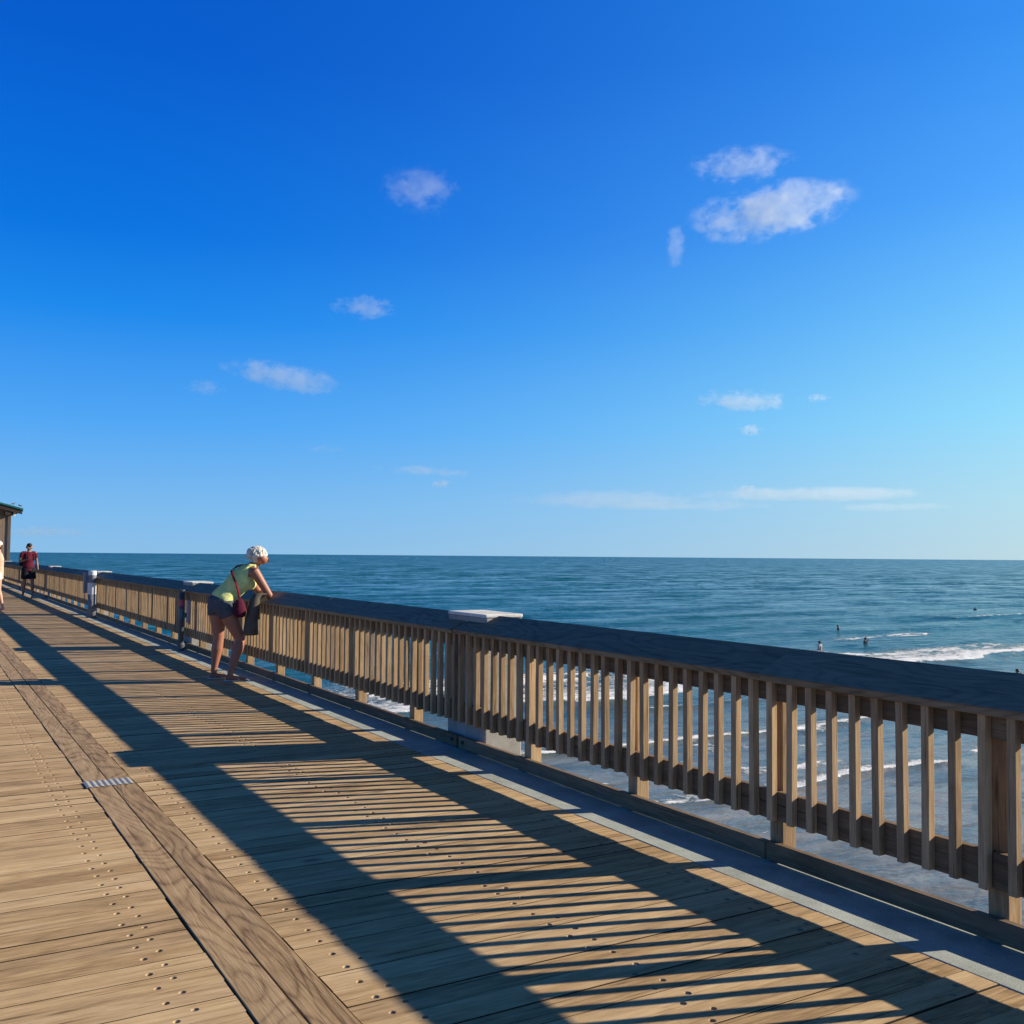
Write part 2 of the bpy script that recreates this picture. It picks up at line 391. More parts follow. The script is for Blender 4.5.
    mask = N.ramp(N.math('MULTIPLY', fm, 3.5, clamp=True), [(0, grey(0)), (1, grey(1))])
    col = N.mix(mask, water, (.82, .84, .84))
    N.l(col, N.b.inputs['Base Color'])
    N.l(N.math('MULTIPLY_ADD', mask, .55, .12), N.b.inputs['Roughness'])
    N.b.inputs['IOR'].default_value = 1.333; N.b.inputs['Specular IOR Level'].default_value = .26
    hh = N.math('ADD', N.math('MULTIPLY', rip, .5), N.math('MULTIPLY', rip2, 1.6))
    st = N.n('ShaderNodeMapRange'); N.l(sep.outputs[1], st.inputs[0]); st.inputs[1].default_value = 12; st.inputs[2].default_value = 60
    st.inputs[3].default_value = .55; st.inputs[4].default_value = 1.0
    bp = N.n('ShaderNodeBump'); bp.inputs['Distance'].default_value = .22; N.l(st.outputs[0], bp.inputs['Strength'])
    N.l(N.math('ADD', hh, N.math('MULTIPLY', mask, .35)), bp.inputs['Height']); 
    # unresolved wave facets: tilt the normal by a 2-D slope noise, more with distance
    ln = N.n('ShaderNodeVectorMath', operation='LENGTH'); N.l(geo, ln.inputs[0])
    kd = N.n('ShaderNodeMapRange'); N.l(ln.outputs['Value'], kd.inputs[0]); kd.inputs[1].default_value = 20; kd.inputs[2].default_value = 350
    kd.inputs[3].default_value = .25; kd.inputs[4].default_value = 2.6
    t1 = N.n('ShaderNodeTexNoise'); t1.inputs['Scale'].default_value = 1.; t1.inputs['Detail'].default_value = 5; t1.inputs['Roughness'].default_value = .75
    N.l(N.coord(src=geo, scale=(.38, .85, 1)), t1.inputs['Vector'])
    t2 = N.n('ShaderNodeTexNoise'); t2.inputs['Scale'].default_value = 1.; t2.inputs['Detail'].default_value = 4; t2.inputs['Roughness'].default_value = .7
    N.l(N.coord(src=geo, scale=(.055, .14, 1)), t2.inputs['Vector'])
    ta = N.n('ShaderNodeVectorMath', operation='ADD'); N.l(t1.outputs['Color'], ta.inputs[0]); N.l(t2.outputs['Color'], ta.inputs[1])
    th = N.n('ShaderNodeVectorMath', operation='SCALE'); N.l(ta.outputs[0], th.inputs[0]); th.inputs['Scale'].default_value = .5
    sb_ = N.n('ShaderNodeVectorMath', operation='SUBTRACT'); N.l(th.outputs[0], sb_.inputs[0]); sb_.inputs[1].default_value = (.5, .56, .5)
    scl = N.n('ShaderNodeVectorMath', operation='SCALE'); N.l(sb_.outputs[0], scl.inputs[0]); N.l(kd.outputs[0], scl.inputs['Scale'])
    fl = N.n('ShaderNodeVectorMath', operation='MULTIPLY'); N.l(scl.outputs[0], fl.inputs[0]); fl.inputs[1].default_value = (1, 1.3, 0)
    ad = N.n('ShaderNodeVectorMath', operation='ADD'); N.l(bp.outputs[0], ad.inputs[0]); N.l(fl.outputs[0], ad.inputs[1])
    no = N.n('ShaderNodeVectorMath', operation='NORMALIZE'); N.l(ad.outputs[0], no.inputs[0]); N.l(no.outputs[0], N.b.inputs['Normal'])
    me.materials.append(N.m)
make_sea()
sand = plain('wet_sand', (.12, .11, .095), .5, 0, .15, .5)
MB().box((-400, -900, SEA-3.0), (900, 200, SEA-2.2)).build('sea_bed', sand)
tag(bpy.data.objects['sea_bed'], kind='structure')

# ------------------------------------------------------------------ clouds (real volumes at real distances)
def ray(px, py): return (fwd*1000+r2*(px-512)-u2*(py-512)).normalized()
def cloud(px, py, wpx, hpx, alt, dens, seed, tilt=0, cov=.0, nscale=2.6):
    d = ray(px, py); dist = (alt-H_EYE)/d.z; c = Vector((0, 0, H_EYE))+d*dist
    rx = wpx/2*dist/1000*1.32; rz = hpx/2*dist/1000*1.45; ry = max(rz*1.2, rx*.45)
    mb = MB(); rnd = random.Random(seed)
    mb.ell((0, 0, 0), (rx, ry, rz), n=24)
    N = NT('cloud_vapour'); N.t.nodes.remove(N.b)
    pv = N.n('ShaderNodeVolumePrincipled'); N.l(pv.outputs[0], N.o.inputs['Volume'])
    pv.inputs['Color'].default_value = (.93, .98, 1, 1); pv.inputs['Anisotropy'].default_value = .35
    tc = N.n('ShaderNodeTexCoord').outputs['Object']
    q = N.coord(src=tc, scale=(1/rx, 1/ry, 1/rz))
    cx = N.n('ShaderNodeCombineXYZ'); cx.inputs[0].default_value = seed*7.3; cx.inputs[2].default_value = seed*3.1
    s_ = 1/max(rz, .35*rx)
    v = N.coord(src=tc, scale=(s_*.7, s_*.7, s_), off=None)
    va = N.n('ShaderNodeVectorMath', operation='ADD'); N.l(v, va.inputs[0]); N.l(cx.outputs[0], va.inputs[1])
    big = N.noise(va.outputs[0], nscale*.5, 2, .5); fine = N.noise(va.outputs[0], nscale*1.15, 8, .72, .5)
    ln = N.n('ShaderNodeVectorMath', operation='LENGTH'); N.l(q, ln.inputs[0])
    fall = N.math('SUBTRACT', 1.0, ln.outputs['Value'])
    a = N.math('ADD', N.math('MULTIPLY', fall, 1.15), N.math('MULTIPLY', N.math('SUBTRACT', fine, .5), 3.1))
    a = N.math('ADD', a, N.math('MULTIPLY', N.math('SUBTRACT', big, .5), 1.8))
    a = N.math('SUBTRACT', a, .42-cov)
    a = N.math('MULTIPLY', a, 2.4, clamp=True)
    # fade to nothing before the domain's edge
    a = N.math('MULTIPLY', a, N.math('MULTIPLY', fall, 4., clamp=True))
    N.l(N.math('MULTIPLY', a, dens/(ry*1.0)), pv.inputs['Density'])
    o = mb.build('cloud', N.m, smooth=True, loc=c)
    o.rotation_euler = (0, R(tilt), -math.atan2(d.x, d.y)); tag(o, kind='structure')
    N.m.cycles.volume_sampling = 'DISTANCE' if hasattr(N.m.cycles, 'volume_sampling') else None
    return o
sc.cycles.volume_step_rate = .5; sc.cycles.volume_max_steps = 128
for a in [(423, 191, 70, 38, 1500, .26, 1, 0, .06), (741, 164, 84, 26, 1500, .40, 2, 0, .08), (771, 211, 130, 40, 1500, .80, 3, -6, .16),
          (676, 246, 18, 34, 1500, .26, 4, 0, .05), (365, 308, 58, 20, 1500, .32, 5, 0, .05), (284, 377, 104, 22, 1500, .5, 6, 8, .12),
          (206, 387, 36, 13, 1500, .18, 7, 0, .05), (745, 400, 92, 17, 1400, .55, 8, 4, .08), (751, 430, 24, 10, 1300, .5, 9, 0, .05),
          (818, 398, 22, 8, 1400, .3, 10, 0, .05), (425, 471, 88, 8, 1200, .3, 11, 3, .08), (440, 484, 22, 8, 1100, .4, 12, -8, .05),
          (620, 500, 210, 16, 900, .28, 13, 0, .25), (808, 494, 190, 11, 900, .45, 14, 0, .25), (885, 507, 110, 7, 900, .2, 19, 0, .2), (700, 506, 150, 8, 900, .2, 20, 0, .2), (745, 489, 22, 8, 900, .6, 15, 0, .05),
          (42, 532, 80, 9, 500, .35, 16, 0, .05), (322, 449, 40, 8, 1200, .1, 17, 0, .05), (838, 191, 12, 10, 1500, .18, 18, 0, .05)]:
    cloud(*a)

# ------------------------------------------------------------------ pier deck
DX0, RX0, RX1, RX2, SX0, SX1 = -4.6, .997, 1.1415, 1.287, 3.402, 3.90
YN, YF = -3.0, 64.6
SCREWS = [(-.65, .3), (-.58, .7), (.772, .3), (.840, .72), (1.412, .24), (1.488, .61), (2.303, .11+.06), (2.370, .56), (3.172, .14+.04), (3.245, .5)]
def make_deck():
    mb = MB(); hb = MB(); sd = MB(); screws = []
    k0 = int(math.floor((YN-SEAM0)/PITCH)); k1 = int((YF-SEAM0)/PITCH)
    rnd = random.Random(3)
    for k in range(k0, k1):
        ya = SEAM0+k*PITCH; g0 = rnd.uniform(.0010, .0028) if rnd.random() < .76 else rnd.uniform(.003, .0065)
        y0 = ya+g0; y1 = ya+PITCH-.0008; dz = rnd.uniform(-.0016, .0016); tl = rnd.uniform(-.0012, .0012)
        for x0, x1 in ((DX0, RX0-rnd.uniform(.003, .012)), (RX2+rnd.uniform(.003, .011), SX0-rnd.uniform(.003, .008))):
            xs = [x0]; near = ya < 24
            cells = []
            if near:
                for sx, fr in SCREWS:
                    if x0 < sx < x1 and not (sx < -.5):
                        sxx = sx+rnd.uniform(-.006, .006); sy = ya+PITCH*(fr+rnd.uniform(-.06, .06))
                        sy = min(max(sy, y0+.016), y1-.016)
                        cells.append((sxx, sy))
            def zt(y): return dz+tl*(y-ya)/PITCH
            edge = x0
            for sx, sy in sorted(cells):
                a, b = sx-.018, sx+.018
                mb.add([(edge, y0, zt(y0)), (a, y0, zt(y0)), (a, y1, zt(y1)), (edge, y1, zt(y1))], [(0, 1, 2, 3)])
                n = 16; rh = rnd.uniform(.0125, .0145); dep = rnd.uniform(.009, .013); per = []; cir = []; bot = []
                for i in range(n):
                    t = 2*math.pi*(i+.5)/n; c_, s_ = math.cos(t), math.sin(t)
                    cir.append((sx+rh*c_, sy+rh*s_, zt(sy))); bot.append((sx+rh*.72*c_, sy+rh*.72*s_, zt(sy)-dep))
                    # perimeter of the cell
                    kx = ((b if c_ > 0 else a)-sx)/c_; ky = ((y1 if s_ > 0 else y0)-sy)/s_; q = min(kx, ky)
                    per.append((sx+q*c_, sy+q*s_, zt(sy+q*s_)))
                mb.add(per+cir, [(i, (i+1) % n, n+(i+1) % n, n+i) for i in range(n)])
                def side(p): return 0 if abs(p[0]-b) < 1e-6 else 1 if abs(p[1]-y1) < 1e-6 else 2 if abs(p[0]-a) < 1e-6 else 3
                cor = [(b, y1), (a, y1), (a, y0), (b, y0)]
                for i in range(n):
                    p, q2 = per[i], per[(i+1) % n]; s0, s1 = side(p), side(q2)
                    if s0 != s1:
                        pts = [p]; c_ = s0
                        while c_ != s1: pts.append((cor[c_][0], cor[c_][1], zt(cor[c_][1]))); c_ = (c_+1) % 4
                        pts.append(q2); mb.add(pts, [tuple(range(len(pts)))])
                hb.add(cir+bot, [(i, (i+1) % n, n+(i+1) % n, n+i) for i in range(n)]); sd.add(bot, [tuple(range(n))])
                screws.append((sx, sy, zt(sy)-dep*.75, rh*.62, rnd.random()))
                edge = b
            mb.add([(edge, y0, zt(y0)), (x1, y0, zt(y0)), (x1, y1, zt(y1)), (edge, y1, zt(y1))], [(0, 1, 2, 3)])
            zb = -.038
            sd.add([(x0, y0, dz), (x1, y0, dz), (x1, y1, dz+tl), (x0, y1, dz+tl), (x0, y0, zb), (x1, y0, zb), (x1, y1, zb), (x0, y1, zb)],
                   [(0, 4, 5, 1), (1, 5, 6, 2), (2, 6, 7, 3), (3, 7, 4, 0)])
    me = bpy.data.meshes.new('pier_deck'); me.from_pydata(mb.v, [], mb.f); me.materials.append(m_deck); me.update()
    bm = bmesh.new(); bm.from_mesh(me)
    for f in bm.faces:
        if abs(f.normal.z) > .9 and f.normal.z < 0: f.normal_flip()
    bm.to_mesh(me); bm.free()
    deck = link('pier_deck', me); tag(deck, kind='structure')
    q_ = hb.build('screw_holes', m_hole, deck); q_['kind'] = 'stuff'
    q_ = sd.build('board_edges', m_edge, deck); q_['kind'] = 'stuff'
    # bolt heads in the holes
    screws.sort(key=lambda s: s[0]**2+s[1]**2 if s[1] > 1.9 else 1e9)
    hm = MB(); n = 10
    hm.tube([(0, 0, -.004), (0, 0, .0015), (0, 0, .003), (0, 0, .0035)], [.0088, .0088, .0072, .0025], n)
    sm = hm.mesh('screw', m_bolt, True)
    for s in screws[:100]:
        o = link('screw', sm, deck, (s[0], s[1], s[2])); o.rotation_euler = (0, 0, s[4]*6)
    rest = MB()
    for s in screws[100:]:
        rest.tube([(s[0], s[1], s[2]-.003), (s[0], s[1], s[2]+.002), (s[0], s[1], s[2]+.0025)], [.0072, .0072, .003], 6)
    r = rest.build('screws', m_bolt, deck); r['kind'] = 'stuff'
    # underlying beams and joists, plus an added sheet to darken the gaps
    ub = MB()
    for x in (-4.2, -2.6, -.62, .8, 1.45, 2.335, 3.21): ub.box((x-.045, YN, -.34), (x+.045, YF, -.0395))
    ub.box((DX0, YN, -.06), (SX0-.01, YF, -.0392+.0002))
    b = ub.build('pier_beams_gap_sheet', m_under); tag(b, kind='structure')
    # the two long runner boards
    rb = MB(); y = YN+.3; j = 0
    for (xa, xb, ph) in ((RX0, RX1-.004, 0.0), (RX1+.003, RX2, 1.7)):
        y = YN-ph
        while y < YF:
            L = rnd.uniform(3.5, 3.8); z = .004+rnd.uniform(-.0008, .0008); wv = rnd.uniform(-.002, .002)
            rb.box((xa+wv, max(y, YN), -.036), (xb+wv, min(y+L-.003, YF), z), .0025); y += L
    q = rb.build('runner_boards', m_runner); tag(q, kind='structure')
make_deck()
JOINTS = [7.11, 16.77, 26.62, 36.8, 47.0, 57.2]
sb = MB(); ys = [YN]+JOINTS+[YF]
for a, b in zip(ys[:-1], ys[1:]): sb.box((SX0, a+.012, -.22), (SX1, b-.012, .001), .003)
tag(sb.build('concrete_kerb_strip', m_slab), kind='structure')
eb = MB(); eb.box((3.66, YN, -.62), (3.78, YF, -.225)); eb.box((-4.6, YN, -.62), (-4.45, YF, -.05))
tag(eb.build('edge_beam', m_under), kind='structure')

# corrugated steel cover over the joint of the runner boards
def joint_cover(y, label):
    n = 8; mb = MB(); prof = []
    x0, x1 = .985, 1.277; z = .0075
    N_ = n*8
    for i in range(N_+1):
        t = i/N_; prof.append((x0+(x1-x0)*t, z+.0045*(.5-.5*math.cos(2*math.pi*n*t))**.8))
    prof2 = [(x, zz-.002) for x, zz in reversed(prof)]
    pr = prof+prof2; m = len(pr)
    ya, yb = y-.17, y+.02
    vs = [(x, ya, zz) for x, zz in pr]+[(x, yb, zz) for x, zz in pr]
    k = len(prof); fs = []
    for i in range(k-1):
        fs.append((i, i+1, i+1+m, i+m)); a = m-1-i; fs.append((a, a-1, a-1+m, a+m)); fs.append((i, i+1, m-2-i, m-1-i)); fs.append((i+m, i+1+m, 2*m-2-i, 2*m-1-i))
    mb.add(vs, fs)
    o = mb.build('joint_cover', plain('cover_steel', (.46, .43, .36), .5, .15, .15, 30, .1), None)
    tag(o, label, 'metal cover')
joint_cover(7.2, 'small corrugated steel cover plate across the two long runner boards')

# ------------------------------------------------------------------ railing
FX = 3.70
def bal_mesh(i):
    w_ = .0185; mb = MB(); mb.box((0, -w_, 0), (.038, w_, .705), .0018); return mb.mesh('baluster', m_post)
BAL = bal_mesh(0)
POST = MB().box((0, -.0445, 0), (.089, .0445, .97), .003).mesh('post', m_post)
BOLT = MB().tube([(0, 0, 0), (-.006, 0, 0), (-.0062, 0, 0)], [.016, .016, .002], 12).tube([(-.006, 0, 0), (-.014, 0, 0), (-.0145, 0, 0)], [.009, .008, .001], 8).mesh('bolt', m_dark, False)
def railing(y0, y1, posts, label, capseams, seed, bals=None):
    rnd = random.Random(seed)
    t = empty('railing', (FX, y0, 0)); tag(t, label, 'railing', 'wooden railing sections along the pier edge')
    L = y1-y0; g = .012
    def seg(name, prof, seams, mat, z=0):
        e = [g]+[s for s in seams if g+.3 < s < L-g-.3]+[L-g]
        for a, b in zip(e[:-1], e[1:]):
            dz = rnd.uniform(-.0015, .0015)
            mb = MB(); gp = .006 if name == 'cap_board' else .0025; mb.prism([(x, zz+dz) for x, zz in prof], a+gp, b-gp)
            bm = bmesh.new(); me = mb.mesh(name, mat); bm.from_mesh(me)
            bmesh.ops.bevel(bm, geom=bm.edges[:], offset=.003, segments=2, affect='EDGES'); bm.to_mesh(me); bm.free()
            link(name, me, t)
    mid = [p for i, p in enumerate(posts) if i % 3 == 1]
    # sloping cap board: front edge low over the deck side, back edge high
    a = Vector((-.037, .944)); b = Vector((.219, 1.063)); n_ = Vector((-(b-a).y, (b-a).x)).normalized()*-.038
    seg('cap_board', [tuple(a), tuple(a+n_), tuple(b+n_), tuple(b)], capseams, m_cap)
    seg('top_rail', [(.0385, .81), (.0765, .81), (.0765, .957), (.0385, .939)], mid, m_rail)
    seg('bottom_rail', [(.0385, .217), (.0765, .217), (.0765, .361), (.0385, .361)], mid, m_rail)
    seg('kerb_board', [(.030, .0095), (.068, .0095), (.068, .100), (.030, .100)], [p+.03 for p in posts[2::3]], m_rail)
    for p in posts:
        o = link('post', POST, t, (.0770, p, .001)); o.rotation_euler = (0, 0, rnd.uniform(-.02, .02))
    k = int((L-.06)/.1305); st = (L-.06)/k
    for yb in (bals or [.03+i*st for i in range(k+1)]):
        o = link('baluster', BAL, t, (0, yb+rnd.uniform(-.004, .004), .217+rnd.uniform(-.004, .003)))
        o.rotation_euler = (rnd.uniform(-.009, .009), 0, rnd.uniform(-.05, .05))
    for y in (.09, L-.09):
        link('bolt', BOLT, t, (.030, y, .062))
    return t
postsA = [y-(-2.6) for y in (-2.27, -1.035, .148, 1.302, 2.51, 3.72, 4.905, 6.123)]
railing(-2.6, 7.11, postsA, 'nearest section of brown wooden railing with slatted balusters at the right edge', [6.33, 2.7], 1, [2.6+2.53+.1288*k for k in range(-39, 36)])
labs = ['wooden railing section with the blonde woman leaning on its cap', 'wooden railing section behind the grey tube post with side box',
        'wooden railing section just beyond the grey and white post', 'distant wooden railing section with the man in maroon beside it',
        'far wooden railing section past the walking man, near the pavilion', 'short last wooden railing section ending at the pavilion wall']
ends = JOINTS+[64.4]
for i in range(6):
    a, b = ends[i], ends[i+1]; L = b-a; s = L/9.66
    n = 7 if L > 8 else int(L/1.3)
    railing(a, b, [(.96+1.285*k)*s if L > 8 else .6+1.25*k for k in range(n)], labs[i], [3.3*s, 6.7*s], 10+i)

# ------------------------------------------------------------------ concrete piles beside the railing
pl = ['concrete pile beside the rail joint right of the blonde woman', 'concrete pile top showing behind the rail left of the blonde woman',
      'concrete pile top just right of the grey and white post', 'concrete pile top between the walking man and the white-banded post',
      'distant concrete pile behind the rail at the walking man', 'farthest concrete pile near the pavilion']
for (y, lb) in zip([6.79, 16.44, 26.3, 36.45, 46.65, 56.85], pl):
    mb = MB(); x0, x1, a, b = 3.80, 4.13, y, y+.635
    mb.box((x0, a, -8.5), (x1, b, 1.046), .01)
    o = mb.build('concrete_pile', m_pile); MB().box((x0-.004, a-.004, 1.0465), (x1+.004, b+.004, 1.073), .007).build('pile_lit_top', m_lit_top, o); tag(o, lb, 'pile', 'concrete piles along the railing')  # thin slab added on top to carry the sunlit white

# ------------------------------------------------------------------ figures
def V(*a): return Vector(a)
skin_t = plain('reddish_skin', (.36, .15, .09), .5, 0, .08, 12, .05)  # one even reddish tan
skin_d = plain('tanned_skin', (.27, .15, .10), .5, 0, .08, 12, .05)
skin_p = plain('pale_skin', (.55, .33, .23), .5, 0, .06, 12, .05)
def cloth(name, col, sc_=18): return plain(name, col, .85, 0, .18, sc_, .5, .2, .02)

def limb(mb, pts, rad, n=14): mb.tube(pts, rad, n)
def figure(J, skin, voxel=.008, hs=1.0, fem=False, feet=True):
    """one continuous body from joints. J: pel, wai, che, nek, hed, F(face), S(side), sh, el, wr, hd, hi, kn, an, to  (pairs l,r)"""
    mb = MB(); S = J['S']; w_ = (.93 if fem else 1.0)*J.get('fat', 1); lg = J.get('fat', 1)
    mb.oval([J['pel']-V(0,0,.10)*1, J['pel'], J['wai'], J['che'], J['nek']+(J['che']-J['nek'])*.25, J['nek']],
            [(.13, .10), (.17 if fem else .16, .115), (.125 if fem else .145, .095), (.155*w_, .115), (.145*w_, .075), (.06, .06)], S)
    # neck, head
    nk = J['nek']; hd = J['hed']; F = J['F'].normalized(); U = (F.cross(S).cross(F)).normalized()
    U = -U if U.z < 0 else U; SS = F.cross(U).normalized()
    mb.tube([nk-(hd-nk)*.2, nk+(hd-nk)*.55], [.058*w_, .052*w_], 12)
    rot = Matrix((SS, F, U)).transposed()
    mb.ell(hd+U*.02*hs, (.073*hs, .092*hs, .095*hs), rot); mb.ell(hd+F*.02*hs-U*.045*hs, (.056*hs, .068*hs, .07*hs), rot)
    mb.tube([hd+F*.085*hs+U*.015*hs, hd+F*.108*hs-U*.02*hs, hd+F*.085*hs-U*.028*hs], [.008, .013, .010], 8)   # nose
    mb.ell(hd+F*.078*hs-U*.058*hs, (.022, .010, .007), rot)                                        # lips
    for s in (-1, 1): mb.ell(hd+SS*s*.074*hs, (.010, .019, .030), rot)                              # ears
    for k in (0, 1):
        sh, el, wr, hn = J['sh'][k], J['el'][k], J['wr'][k], J['hd'][k]
        c = J['nek']+(J['che']-J['nek'])*.35
        mb.tube([c, sh+(c-sh)*.25, sh, sh+(el-sh)*.2, sh+(el-sh)*.6, el, el+(wr-el)*.25, el+(wr-el)*.8, wr],
                [.07, .062, .058*w_, .054*w_, .046*w_, .039*w_, .040*w_, .027, .025], 14)
        d = (hn-wr).normalized(); side = J.get('pn', [S, S])[k]; side = (side-d*side.dot(d)).normalized(); nn = d.cross(side)
        mb.oval([wr, wr+d*.03, wr+d*.085], [(.026, .018), (.036, .015), (.038, .013)], side)
        for f, (o_, ln) in enumerate(((-.029, .062), (-.010, .074), (.010, .070), (.029, .054))):
            p = wr+d*.08+side*o_; q = p+d*ln*.5+nn*.006; mb.tube([p-d*.02, p, q, q+d*ln*.4-nn*.02*1], [.009, .009, .0085, .007], 8)
        tb = wr+d*.03+side*-.032; mb.tube([tb, tb+(-side*.025+d*.03), tb+(-side*.03+d*.06)-nn*.01], [.012, .0105, .008], 8)
        hi, kn, an = J['hi'][k], J['kn'][k], J['an'][k]
        mb.tube([J['pel']+(hi-J['pel'])*.5, hi, hi+(kn-hi)*.25, hi+(kn-hi)*.7, kn, kn+(an-kn)*.3, kn+(an-kn)*.75, an, an-V(0,0,.03)],
                [.10, .10*lg, .092*lg, .066*lg, .056*lg, .060*lg, .040*lg, .036, .036], 16)
        if feet:
            to = J['to'][k]; hz = an-V(0,0,1)*(an.z-to.z); bk = hz-(to-hz).normalized()*.055
            mb.oval([bk+V(0,0,.022), hz+V(0,0,.03), hz+(to-hz)*.5+V(0,0,.024), hz+(to-hz)*.85+V(0,0,.016), to+V(0,0,.012)],
                    [(.026, .022), (.032, .032), (.040, .022), (.042, .015), (.028, .010)], (to-hz).cross(V(0,0,1)).normalized())
    return mb
def torso_shell(J, g, top=.25, bottom=0, fem=False, hem=.1):
    """fitted top from hem to shoulders, g thicker than the body"""
    mb = MB(); w_ = .93 if fem else 1.0
    mb.oval([J['pel']-V(0,0,hem)+V(0,0,.0), J['pel']+(J['wai']-J['pel'])*.3, J['wai'], J['che'], J['nek']+(J['che']-J['nek'])*.3, J['nek']+(J['che']-J['nek'])*.08],
            [((.165 if fem else .165)+g, .118+g), (.165+g, .120+g), (.128+g if fem else .148+g, .107+g), (.157*w_+g, .125+g), (.140*w_+g, .078+g), (.075+g*.3, .062+g*.3)], J['S'])
    return mb
def sleeve(mb, sh, el, t, g, c=None):
    if c is not None: mb.tube([c, sh], [.07+g, .062+g], 14)
    mb.tube([sh, sh+(el-sh)*t*.5, sh+(el-sh)*t], [.060+g, .056+g, .056+g*1.6], 14)
def shorts(J, g, t, flare=0):
    mb = MB(); mb.oval([J['pel']-V(0,0,.12), J['pel'], J['pel']+(J['wai']-J['pel'])*.45], [(.15+g, .112+g), (.172+g, .122+g), (.145+g, .103+g)], J['S'])
    for k in (0, 1):
        hi, kn = J['hi'][k], J['kn'][k]
        mb.tube([J['pel']+(hi-J['pel'])*.5, hi, hi+(kn-hi)*t*.5, hi+(kn-hi)*t], [.105+g, .102+g, .097+g+flare*.5, .090+g+flare], 16)
    return mb

# --- the blonde woman leaning on the rail
Jw = dict(pel=V(3.19,12.34,.945), wai=V(3.315,12.32,1.085), che=V(3.44,12.30,1.225), nek=V(3.55,12.285,1.365), hed=V(3.655,12.27,1.475),
          F=V(.93,-.02,-.42), S=V(-.05,1,0),
          sh=[V(3.52,12.46,1.315), V(3.54,12.11,1.31)], el=[V(3.735,12.53,1.03), V(3.725,12.10,1.022)],
          wr=[V(3.755,12.30,1.045), V(3.765,12.33,1.04)], hd=[V(3.745,12.19,1.05), V(3.77,12.43,1.04)],
          hi=[V(3.19,12.44,.87), V(3.235,12.24,.87)], kn=[V(3.20,12.43,.48), V(3.405,12.20,.49)],
          an=[V(3.155,12.44,.10), V(3.27,12.12,.10)], to=[V(3.345,12.42,.012), V(3.46,12.10,.012)], fat=1.18)
Jw['pn'] = [V(1, 0, .1), V(1, 0, .1)]
root = empty('person', (3.3, 12.3, 0)); tag(root, 'blonde woman in yellow-green tank top and dark shorts leaning on the railing', 'person')
inv = Matrix.Translation((-3.3, -12.3, 0))
def put(o, r=None):
    o.parent = root if r is None else r; o.matrix_parent_inverse = o.parent.matrix_basis.inverted() if hasattr(o.parent, 'matrix_basis') else Matrix()
    return o
bb = figure(Jw, skin_t, fem=True); put(bb.remesh('body', skin_t, None, .007, 5))
tp = torso_shell(Jw, .026, fem=True, hem=.015)
for s, k in ((1, 0), (-1, 1)):       # shoulder straps
    sh = Jw['sh'][k]; c = Jw['nek']
    a = sh+(c-sh)*.55; tp.tube([Jw['che']+V(-.10, s*.09, .03), a+V(-.04, 0, .05), a+V(.02, 0, .055), Jw['che']+V(.115, s*.07, .04)], [.022, .024, .024, .022], 10)
tp.ell(Jw['che']+V(.085, .07, -.06), (.075, .07, .08)); tp.ell(Jw['che']+V(.085, -.07, -.06), (.075, .07, .08))
put(tp.remesh('tank_top', cloth('lime_cotton', (.74, .78, .30)), None, .009, 6))
put(shorts(Jw, .031, .24).remesh('shorts', cloth('slate_shorts', (.085, .095, .11)), None, .009, 6))
hb = MB(); hd = Jw['hed']; rnd = random.Random(5)
hb.ell(hd+V(-.020, -.004, .040), (.104, .096, .094)); hb.ell(hd+V(-.065, 0, -.005), (.06, .078, .07)); hb.ell(hd+V(-.115, -.01, .080), (.062, .06, .055)); hb.ell(hd+V(-.135, -.02, .035), (.042, .04, .042))
for i in range(130):
    t = rnd.uniform(0, 6.28); p = rnd.uniform(-.2, 1.3); q = hd+V(-.045, 0, .035)+V(math.cos(t)*math.cos(p)*rnd.uniform(.09, .118), math.sin(t)*math.cos(p)*rnd.uniform(.085, .108), math.sin(p)*rnd.uniform(.085, .108))
    if q.x > hd.x+.045 and q.z < hd.z+.03: continue
    hb.ell(q, (.012+rnd.random()*.018, .012+rnd.random()*.014, .012+rnd.random()*.014))
for i in range(260):
    t = rnd.uniform(0, 6.28); p = rnd.uniform(-.35, 1.4); n_ = V(math.cos(t)*math.cos(p), math.sin(t)*math.cos(p), math.sin(p)); q = hd+V(-.045, 0, .04)+V(n_.x*.098, n_.y*.092, n_.z*.09)
    if q.x > hd.x+.04 and q.z < hd.z+.03: continue
    tg = n_.orthogonal().normalized(); tg = Matrix.Rotation(rnd.uniform(0, 6.28), 3, n_) @ tg; L0 = rnd.uniform(.02, .05)
    hb.tube([q-tg*L0*.4, q+n_*L0*.35, q+tg*L0*.5+n_*L0*.55, q+tg*L0+n_*L0*.25], [.0075, .008, .0075, .005], 6)
mh = plain('blonde_hair', (.86, .79, .64), .6, 0, .4, 28, .8, .3, .02)
put(hb.remesh('hair', mh, None, .005, 0))
gl = MB(); Fw = Jw['F'].normalized(); Sw = Fw.cross(V(0,0,1)).normalized(); Uw = Sw.cross(Fw)
for s in (-1, 1):
    c = hd+Fw*.088+Uw*.014+Sw*s*.034; gl.ell(c, (.034, .016, .025), Matrix((Sw, Fw, Uw)).transposed())
    gl.tube([c+Sw*s*.026, hd+Fw*.0+Sw*s*.082+Uw*.02], .007, 6)
put(gl.build('sunglasses', m_dark, None, True))
fl = MB()
